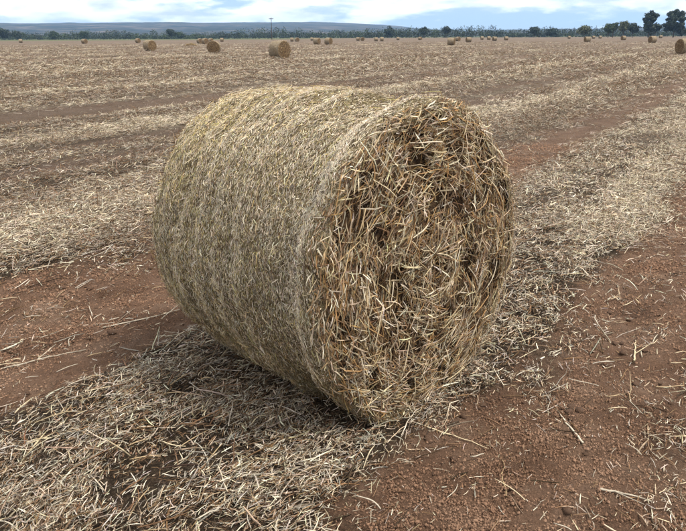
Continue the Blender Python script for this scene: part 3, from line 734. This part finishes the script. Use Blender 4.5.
# long stalks that stand out on the bare soil: things of their own
def stalk(label, x0, y0, x1, y1, w, col, fork=0):
    w = w * .72
    p0 = np.array([x0, y0]); p1 = np.array([x1, y1]); L = float(np.hypot(*(p1 - p0))); n = 12
    V = []; m_ = 6
    side = np.array([-(p1 - p0)[1], (p1 - p0)[0]]) / L
    wob = np.cumsum(rng.normal(0, .0035, n)); wob -= np.linspace(wob[0], wob[-1], n)
    c = [p0 + (p1 - p0) * k / (n - 1) + side * wob[k] for k in range(n)]
    zz = np.array([float(height(np.array([q[0]]), np.array([q[1]]))[0]) for q in c]); zz = np.convolve(np.pad(zz, 2, 'edge'), np.ones(5) / 5, 'valid') + w * .8 + .004
    Q = []; cols = []
    def tube(cs, zs, ws):
        b0 = len(V)
        for k in range(len(cs)):
            t = cs[min(k + 1, len(cs) - 1)] - cs[max(k - 1, 0)]; t = t / (np.hypot(*t) + 1e-9)
            for q in range(m_):
                a_ = q / m_ * 2 * math.pi; f_ = 1 + .15 * math.sin(k * 2.3 + q)
                V.append((cs[k][0] - t[1] * ws[k] * math.cos(a_) * f_, cs[k][1] + t[0] * ws[k] * math.cos(a_) * f_, zs[k] + ws[k] * .8 * math.sin(a_)))
                cols.append(np.array(col) * (.75 + .5 * ((k * 7) % 5) / 5))
        for k in range(len(cs) - 1):
            for q in range(m_): Q.append((b0 + k * m_ + q, b0 + k * m_ + (q + 1) % m_, b0 + (k + 1) * m_ + (q + 1) % m_, b0 + (k + 1) * m_ + q))
    tube(c, zz, w * np.linspace(1.1, .45, n))
    for f_ in range(fork):
        k = 3 + f_ * 3; s_ = 1 if f_ % 2 else -1
        cs = [c[k] + ((p1 - p0) / L * .8 + side * s_ * .6) * t for t in np.linspace(0, .13, 5)]
        tube(cs, zz[k] + np.linspace(0, .035, 5), w * np.linspace(.6, .25, 5))
    me = mesh_np('dry_stalk', np.array(V), np.array(Q), cols=np.array(cols), smooth_shade=True)
    obj('dry_stalk', me, M_straw, None, label=label, category='stalk', group='dry stalks lying on the soil')

import os
STALKS = [
 ('longest pale stalk lying level on the bare soil left of the bale', -1.47, 3.62, -0.93, 3.90, .007, PAL['grey'], 1),
 ('pale forked stalk lying near the left edge of the bare soil', -1.95, 3.05, -1.45, 3.30, .007, PAL['grey'], 2),
 ('thick bleached stalk end at the far left, above the loose straw', -2.02, 2.78, -1.72, 2.87, .009, PAL['white'], 0),
 ('thin stalk leaning toward the bale on the soil left of it', -1.0, 3.92, -0.78, 4.12, .006, PAL['pale'], 0),
 ('long straight pale stalk crossing the straw in front of the bale', -0.36, 2.22, 0.03, 2.20, .006, PAL['pale'], 0),
 ('upright pale stalk crossing the level one in front of the bale', -0.12, 2.06, -0.11, 2.36, .006, PAL['white'], 0),
 ('pale stalk running from under the bale end onto the red soil', 0.36, 2.50, 0.62, 2.36, .005, PAL['pale'], 0),
 ('long pale stalk on the red soil at right, pointing away', 1.02, 2.36, 1.00, 2.66, .007, PAL['white'], 0),
 ('bleached broken stalk at the right edge of the red soil', 1.56, 3.12, 1.68, 3.38, .007, PAL['pale'], 1),
 ('brown curved stalk lying on the red soil at lower right', 0.62, 2.05, 0.66, 2.28, .005, PAL['tan'], 0),
 ('greyish stalk in the litter at the lower right corner', 0.98, 2.06, 1.14, 1.98, .007, PAL['grey'], 1),
]
for s_ in STALKS: stalk(*s_)

# ------------------------------------------------------------------ bales across the field
FB = dict(R=.69, L=1.18, e=1.0)
M_fb = mat_bale('far_bale_barrel', [(.34, (.11, .08, .05)), (.5, (.22, .17, .11)), (.68, (.34, .28, .19))], 14, (2.2, 1, 1))
M_ff = mat_bale('far_bale_end', [(.36, (.045, .03, .02)), (.54, (.13, .085, .045)), (.72, (.28, .20, .11))], 14, (1, 1, 1))
far_meshes = []
for s_ in range(1, 5):
    tri = []
    for w_ in ('barrel', 'face', 'back'):
        V, Q = bale_mesh(FB, s_ * 9, w_, nth=40, nf=6, ns=3, nb=10, amp=1.3)
        tri.append(mesh_np('far_' + w_, V, Q, smooth_shade=True))
    p, tg, ax, rd, r, th, a = bale_scatter(1500, FB, s_ * 9, 'barrel'); 
    t_ = rng.normal(0, .5, 1500); d = tg * np.cos(t_)[:, None] + ax * np.sin(t_)[:, None] + rd * rng.normal(.1, .2, 1500)[:, None]
    pr = [straws(p + rd * .008, d, rd, rng.uniform(.05, .16, 1500), rng.uniform(.008, .016, 1500), .05 * np.ones(1500), np.zeros(1500), pick(1500, bleached=2, drab=2, dun=3, brown=2, dark=.6), seg=1)]
    for w_ in ('face', 'back'):
        p, tg, ax, rd, r, th, a = bale_scatter(600, FB, s_ * 9, w_); t_ = rng.normal(0, .8, 600); sg = 1 if w_ == 'face' else -1
        d = tg * np.cos(t_)[:, None] + rd * np.sin(t_)[:, None]
        pr.append(straws(p + ax * sg * .012, d, ax, rng.uniform(.06, .2, 600), rng.uniform(.008, .016, 600), .05 * np.ones(600), np.zeros(600), pick(600, tan=2, orange=1, brown=3, dark=1, pale=.6), seg=1))
    v_, q_, c_ = merge(pr); tri.append(mesh_np('far_straw', v_, q_, cols=c_)); far_meshes.append(tri)
BALES = [  # x, y, yaw of the axis in degrees, label
 (-5.0, 55, -42, 'largest of the distant bales, left of centre just above the foreground bale'),
 (-13.8, 74, -86, 'distant bale seen end-on, its dark round end facing the camera'),
 (-25.2, 90, -38, 'distant bale standing alone at left, its round end turned to the right'),
 (30.1, 60, 8, 'big bale cut off by the right edge of the picture'),
 (65.5, 145, 15, 'bale in front of the two tallest dark trees at right'),
 (-2.8, 146, -35, 'right one of two matching bales near the middle of the horizon'),
 (-5.5, 152, -30, 'left one of two matching bales near the middle of the horizon'),
 (20.4, 128, -20, 'larger of two bales close together right of centre on the horizon'),
 (38.0, 225, -50, 'small dark bale just behind the larger bale right of centre'),
 (34.1, 185, 10, 'lone bale to the right of the close pair right of centre'),
 (60.7, 170, 5, 'bale in front of the pale rounded tree at right'),
 (92.5, 226, 12, 'bale in front of the clump of three grey-green trees'),
 (-34.2, 172, -45, 'front bale of three in a row behind the end-on bale'),
 (-38.4, 186, -50, 'left bale of three in a row behind the end-on bale'),
 (-40.0, 210, -40, 'rear bale of three in a row behind the end-on bale'),
 (-44.4, 255, 0, 'tiny far bale just right of the end-on bale'),
 (-67.3, 227, -30, 'small far bale just left of the bale standing alone at left'),
 (-76.7, 205, -25, 'small bale far left, below the low hedge'),
 (-121.3, 260, 20, 'leftmost tiny dark bale at the foot of the tree line'),
 (-18.1, 250, 0, 'left one of two tiny bales right of the utility pole'),
 (-15.6, 240, -60, 'right one of two tiny bales right of the utility pole'),
 (-13.0, 300, 0, 'tiny far bale behind and left of the two matching bales'),
 (6.4, 270, -20, 'left of a touching pair of tiny bales at the centre'),
 (7.9, 262, -80, 'right of a touching pair of tiny bales at the centre'),
 (12.2, 245, 5, 'left bale of the longer pair just right of centre'),
 (14.0, 240, 0, 'right bale of the longer pair just right of centre'),
 (24.5, 300, 0, 'tiny lone far bale right of the longer pair'),
 (33.0, 290, -40, 'tiny far bale below the darker tree right of centre'),
 (59.1, 290, 0, 'first from the left of four tiny bales in a line right of centre'),
 (59.4, 278, 0, 'second from the left of four tiny bales in a line right of centre'),
 (51.1, 230, 10, 'third from the left of four tiny bales in a line right of centre'),
 (59.7, 250, 5, 'fourth from the left of four tiny bales in a line right of centre'),
 (112.3, 340, 0, 'tiny far bale left of the pale rounded tree'),
 (120.7, 330, 0, 'tiny far bale just right of the pale rounded tree, first of two'),
 (127.6, 340, 0, 'tiny far bale just right of the pale rounded tree, second of two'),
 (152.9, 330, 0, 'tiny far bale between the two tallest dark trees'),
]
for k, (x_, y_, yw, lb) in enumerate(BALES):
    zg = float(height(np.array([x_]), np.array([y_]))[0])
    t = empty('straw_bale', (x_, y_, zg), R(yw), label=lb, category='bale', group='round bales in the field')
    ms = far_meshes[k % 4]; t.scale = (random.uniform(.94, 1.05), random.uniform(.97, 1.06), random.uniform(.92, 1.02))
    obj('barrel', ms[0], M_fb, t); e1 = obj('end_face', ms[1], M_ff, t); obj('end_face', ms[2], M_ff, t)
    if y_ < 240: obj('loose_straw', ms[3], M_straw, t, kind='stuff')
# a slumped heap of straw left of the end-on bale
N = 2600
a_ = rng.uniform(0, 2 * np.pi, N); r_ = np.sqrt(rng.uniform(0, 1, N)); hz = .75 * (1 - r_ ** 1.6) * (.75 + .35 * vnoise(np.cos(a_) * r_ * 3, np.sin(a_) * r_ * 3, seed=400))
hp = np.stack([1.25 * r_ * np.cos(a_), .8 * r_ * np.sin(a_), hz * rng.uniform(.7, 1.05, N)], -1)
v_, q_, c_ = straws(hp, rng.normal(0, 1, (N, 3)) * np.array([1, 1, .35]), np.tile([0, 0, 1.], (N, 1)) + rng.normal(0, .4, (N, 3)), rng.uniform(.12, .4, N), rng.uniform(.015, .04, N), .06 * np.ones(N), np.zeros(N), pick(N, yellow=2, pale=2, tan=3, brown=2), seg=1)
hp_o = obj('straw_heap', mesh_np('straw_heap', v_, q_, cols=c_), M_straw, None, label='low slumped heap of straw left of the end-on distant bale', category='heap')
hp_o.location = (-30.3, 138, float(height(np.array([-30.3]), np.array([138.]))[0]))

# ------------------------------------------------------------------ trees
def tube_path(pts, rads, m_=6):
    V = []; Q = []
    pts = [Vector(q) for q in pts]
    for k, q in enumerate(pts):
        t = (pts[min(k + 1, len(pts) - 1)] - pts[max(k - 1, 0)]).normalized()
        a = t.cross(Vector((.3, 1, .1))).normalized(); b = t.cross(a)
        for s_ in range(m_):
            an = s_ / m_ * 2 * math.pi; V.append(q + (a * math.cos(an) + b * math.sin(an)) * rads[k])
    for k in range(len(pts) - 1):
        for s_ in range(m_): Q.append((k * m_ + s_, k * m_ + (s_ + 1) % m_, (k + 1) * m_ + (s_ + 1) % m_, (k + 1) * m_ + s_))
    return np.array(V), np.array(Q)
LEAF = {'dark': (.022, .031, .017), 'mid': (.036, .052, .020), 'pale': (.085, .092, .045), 'blue': (.022, .034, .020)}
def tree(label, x_, y_, h, w, kind, tone, group=None, name='tree', n_leaf=1900):
    zg = float(height(np.array([float(x_)]), np.array([float(y_)]))[0])
    t = empty(name, (x_, y_, zg), 0, label=label, category='tree')
    if group: t['group'] = group
    V, Q = [], []; n = 0
    lean = random.uniform(-.04, .04) * h
    def add(pts, rads):
        nonlocal n
        v, q = tube_path(pts, rads); V.append(v); Q.append(q + n); n += len(v)
    trunk_top = h * (.85 if kind == 'tall' else .55)
    def axis(s): return np.array([lean * s * s, 0, trunk_top * s])
    add([axis(s) + np.array([0, 0, -.3 if s == 0 else 0]) for s in np.linspace(0, 1, 6)], [h * .028 * (1 - .75 * s) for s in np.linspace(0, 1, 6)])
    cl = []
    nb = 15 if kind == 'tall' else 13
    for k in range(nb):
        if kind == 'tall':
            s = .22 + .78 * k / nb; base = axis(s); env = (.55 + .75 * math.sin(math.pi * min(1, (s - .1) * 1.05))) * random.uniform(.55, 1.1)
            an = k * 2.4 + random.uniform(-.4, .4); rch = w * .5 * env * .8
            tip = base + np.array([math.cos(an) * rch, math.sin(an) * rch, h * random.uniform(.02, .10)]); cr = w * random.uniform(.14, .24)
        else:
            s = random.uniform(.3, 1); base = axis(s); an = k * 2.4; el = random.uniform(.05, 1.4)
            rch = random.uniform(.55, .95)
            ctr = np.array([lean, 0, h * (.56 if kind == 'round' else .45)])
            tip = ctr + np.array([math.cos(an) * math.cos(el) * w * .5 * rch, math.sin(an) * math.cos(el) * w * .5 * rch, (math.sin(el) * 1.0 - .35 * (random.random() < .5)) * h * .40 * rch]); cr = w * random.uniform(.15, .25)
        mid = (base + tip) / 2 + np.array([0, 0, -.02 * h])
        add([base, mid, tip], [h * .012, h * .008, h * .003]); cl.append((tip, cr))
        for q in range(2): cl.append((mid + rng.normal(0, 1, 3) * w * .10 + np.array([0, 0, cr * .5]), cr * random.uniform(.5, .85)))
    if kind == 'tall': cl.append((axis(1) + np.array([0, 0, h * .10]), w * .15)); cl.append((axis(.95), w * .2))
    obj('trunk', mesh_np('trunk', np.concatenate(V), np.concatenate(Q), smooth_shade=True), M_bark, t)
    per = n_leaf // len(cl); P_, N_, Cc, Sz = [], [], [], []
    tc_ = np.array(LEAF[tone])
    for c, r_ in cl:
        dv = nrm(rng.normal(0, 1, (per, 3))); q = c + dv * (r_ * rng.uniform(.35, 1.08, per) ** .7)[:, None] * np.array([1.15, 1.15, .8])
        P_.append(q); N_.append(nrm(dv + rng.normal(0, .7, (per, 3)))); Cc.append(tc_ * random.uniform(.75, 1.3) * rng.uniform(.7, 1.4, (per, 1)) * np.array([1, 1, 1]))
        Sz.append(rng.uniform(.10, .24, per) * (w / 5) ** .5 * (h / 12) ** .3 * 2.2)
    P_ = np.concatenate(P_); N_ = np.concatenate(N_); Cc = np.concatenate(Cc); Sz = np.concatenate(Sz)
    P_[:, 2] = np.maximum(P_[:, 2], .15)
    v_, q_, c_ = straws(P_, np.cross(N_, rng.normal(0, 1, P_.shape)), N_, Sz * 1.5, Sz, .12 * np.ones(len(P_)), np.zeros(len(P_)), Cc, seg=2)
    obj('crown', mesh_np('crown', v_, q_, cols=c_), M_leaf, t)
    return t
TREES = [
 ('tall dark tree with a pointed broken crown, left of the two tallest at right', 186.9, 420, 15.4, 7.6, 'tall', 'dark'),
 ('tall dark tree with a broad dense crown, right of the two tallest at right', 202.1, 420, 15.6, 10.5, 'tall', 'dark'),
 ('low dark tree filling the gap between the two tallest trees', 194.6, 428, 9.2, 7.0, 'round', 'dark'),
 ('shorter dark bushy tree against the left side of the tallest pair', 180.6, 428, 8.6, 7.6, 'round', 'dark'),
 ('small dark tree at the right edge behind the tallest pair', 217.0, 440, 5.5, 7.5, 'round', 'blue'),
 ('left tree of the grey-green clump of three at right', 166.2, 430, 8.6, 6.6, 'round', 'mid'),
 ('middle tree of the grey-green clump of three at right', 173.0, 440, 10.0, 6.2, 'round', 'mid'),
 ('right tree of the grey-green clump of three at right', 182.3, 446, 10.2, 8.0, 'round', 'pale'),
 ('pale rounded tree standing apart, left of the grey-green clump', 154.9, 440, 7.6, 8.6, 'round', 'pale'),
 ('dark dense tree hump on the horizon right of the foreground bale', 156.4, 560, 8.0, 9.5, 'round', 'blue'),
 ('low dark tree between the dense hump and the pale rounded tree', 176.5, 580, 6.2, 13.0, 'low', 'blue'),
 ('dark tree rising above the hedge above the right of the foreground bale', 89.3, 590, 9.6, 8.4, 'round', 'dark'),
 ('rounded dark tree where the blue ridge ends, just right of centre', 71.7, 600, 8.8, 10.0, 'round', 'dark'),
 ('broad low tree in the hedge to the right of centre', 43.4, 620, 8.2, 12.0, 'low', 'blue'),
 ('round dark tree rising above the hedge, above the three-bale row at left', -158.7, 640, 9.0, 10.0, 'round', 'dark'),
 ('low tree beside the round dark tree above the three-bale row', -162.0, 690, 6.4, 10.5, 'low', 'mid'),
 ('round tree in the hedge above the small far left bale', -254.5, 680, 7.6, 11.0, 'round', 'mid'),
 ('tree at the left end of the horizon with the tallest crown there', -318.5, 650, 10.2, 15.0, 'round', 'dark'),
 ('second dark tree from the left end of the horizon', -301.0, 640, 7.8, 12.0, 'low', 'dark'),
 ('bushy dark tree in the hedge, third from the left end', -287.0, 690, 7.0, 12.0, 'low', 'mid'),
]
for a_ in TREES: tree(*a_, group='trees along the field edge', n_leaf=5200 if a_[5] == 'tall' else 2200)

# the hedge and scrub behind reads as one dark mass
def woodland(name, label, x0, x1, ybase, step, hlo, hhi, tones, per):
    P_, Cc, Sz = [], [], []
    x_ = x0
    while x_ < x1:
        for row in range(3):
            yy = ybase(x_) + row * 14 + random.uniform(-5, 5); h = random.uniform(hlo, hhi) * (1 + .6 * float(vnoise(np.array([x_ * .03]), np.array([row * 3.1]), seed=500)[0])); w_ = random.uniform(4, 9)
            dv = nrm(rng.normal(0, 1, (per, 3))); q = np.array([x_ + random.uniform(-3, 3), yy, h * .5]) + dv * np.array([w_ * .6, w_ * .5, h * .5]) * (rng.uniform(.4, 1.1, per) ** .6)[:, None]
            q[:, 2] = np.maximum(q[:, 2] + rng.normal(0, .3, per), .1)
            P_.append(q); Cc.append(np.array(LEAF[random.choice(tones)]) * random.uniform(.7, 1.35) * rng.uniform(.7, 1.35, (per, 1))); Sz.append(rng.uniform(.35, .85, per))
        x_ += step
    P_ = np.concatenate(P_); Cc = np.concatenate(Cc); Sz = np.concatenate(Sz); N_ = nrm(rng.normal(0, 1, P_.shape))
    v_, q_, c_ = straws(P_, np.cross(N_, rng.normal(0, 1, P_.shape)), N_, Sz * 1.5, Sz, .1 * np.ones(len(P_)), np.zeros(len(P_)), Cc, seg=1)
    obj(name, mesh_np(name, v_, q_, cols=c_), M_leaf, None, kind='stuff', label=label, category='woodland')
woodland('hedgerow', 'long dark green line of scrub and low trees along the left horizon', -460, 30, lambda x: 705, 3.0, 4.2, 7.4, ['dark', 'mid', 'mid', 'blue'], 90)
woodland('woodland', 'bluish dark belt of trees across the right half of the horizon', 25, 420, lambda x: 640, 3.0, 5.6, 8.4, ['blue', 'dark', 'mid'], 90)
woodland('scrub', 'thin far scrub in front of the hills behind the hedge', -800, 800, lambda x: 1250, 9.0, 4.0, 9.0, ['mid', 'pale', 'blue'], 34)

# ------------------------------------------------------------------ utility pole
pl = empty('utility_pole', (-42.6, 420, 0), R(10), label='lone utility pole with a crossarm rising above the hedge left of centre', category='pole')
v_, q_ = tube_path([(0, 0, -.4), (0, 0, 4), (0, 0, 8), (0, 0, 12.6)], [.25, .22, .19, .16], 8); obj('shaft', mesh_np('shaft', v_, q_, smooth_shade=True), M_pole, pl)
def box(sx, sy, sz, c=(0, 0, 0)):
    V = np.array([(x, y, z) for x in (-.5, .5) for y in (-.5, .5) for z in (-.5, .5)]) * (sx, sy, sz) + np.array(c)
    return V, np.array([(0, 1, 3, 2), (4, 6, 7, 5), (0, 4, 5, 1), (2, 3, 7, 6), (0, 2, 6, 4), (1, 5, 7, 3)])
v_, q_ = box(2.8, .2, .28, (0, -.16, 12.0)); ca_ = obj('crossarm', mesh_np('crossarm', v_, q_), M_pole, pl)
for xx in (-1.15, -.4, .4, 1.15):
    v_, q_ = tube_path([(xx, -.16, 12.1), (xx, -.16, 12.28), (xx, -.16, 12.32), (xx, -.16, 12.45)], [.05, .05, .10, .06], 6); obj('insulator', mesh_np('insulator', v_, q_), M_insul, ca_)
v_, q_ = tube_path([(0, -.1, 10.9), (.55, -.16, 11.5), (1.0, -.16, 11.92)], [.04, .04, .04], 5); obj('brace', mesh_np('brace', v_, q_), M_pole, pl)
v_, q_ = tube_path([(0, -.1, 10.9), (-.55, -.16, 11.5), (-1.0, -.16, 11.92)], [.04, .04, .04], 5); obj('brace', mesh_np('brace', v_, q_), M_pole, pl)

# ------------------------------------------------------------------ haze
v_, q_ = box(18400, 18400, 232, (0, 0, 110))
hz_o = obj('haze', mesh_np('haze', v_, q_), None, kind='stuff')
hm = bpy.data.materials.new('haze_air'); hm.use_nodes = True; hm.node_tree.nodes.clear()
ho = hm.node_tree.nodes.new('ShaderNodeOutputMaterial'); pv = hm.node_tree.nodes.new('ShaderNodeVolumePrincipled')
pv.inputs['Color'].default_value = (.40, .65, 1.0, 1); pv.inputs['Density'].default_value = 0.00011; pv.inputs['Anisotropy'].default_value = 0.2
hm.node_tree.links.new(pv.outputs[0], ho.inputs['Volume'])
hz_o.data.materials.append(hm)
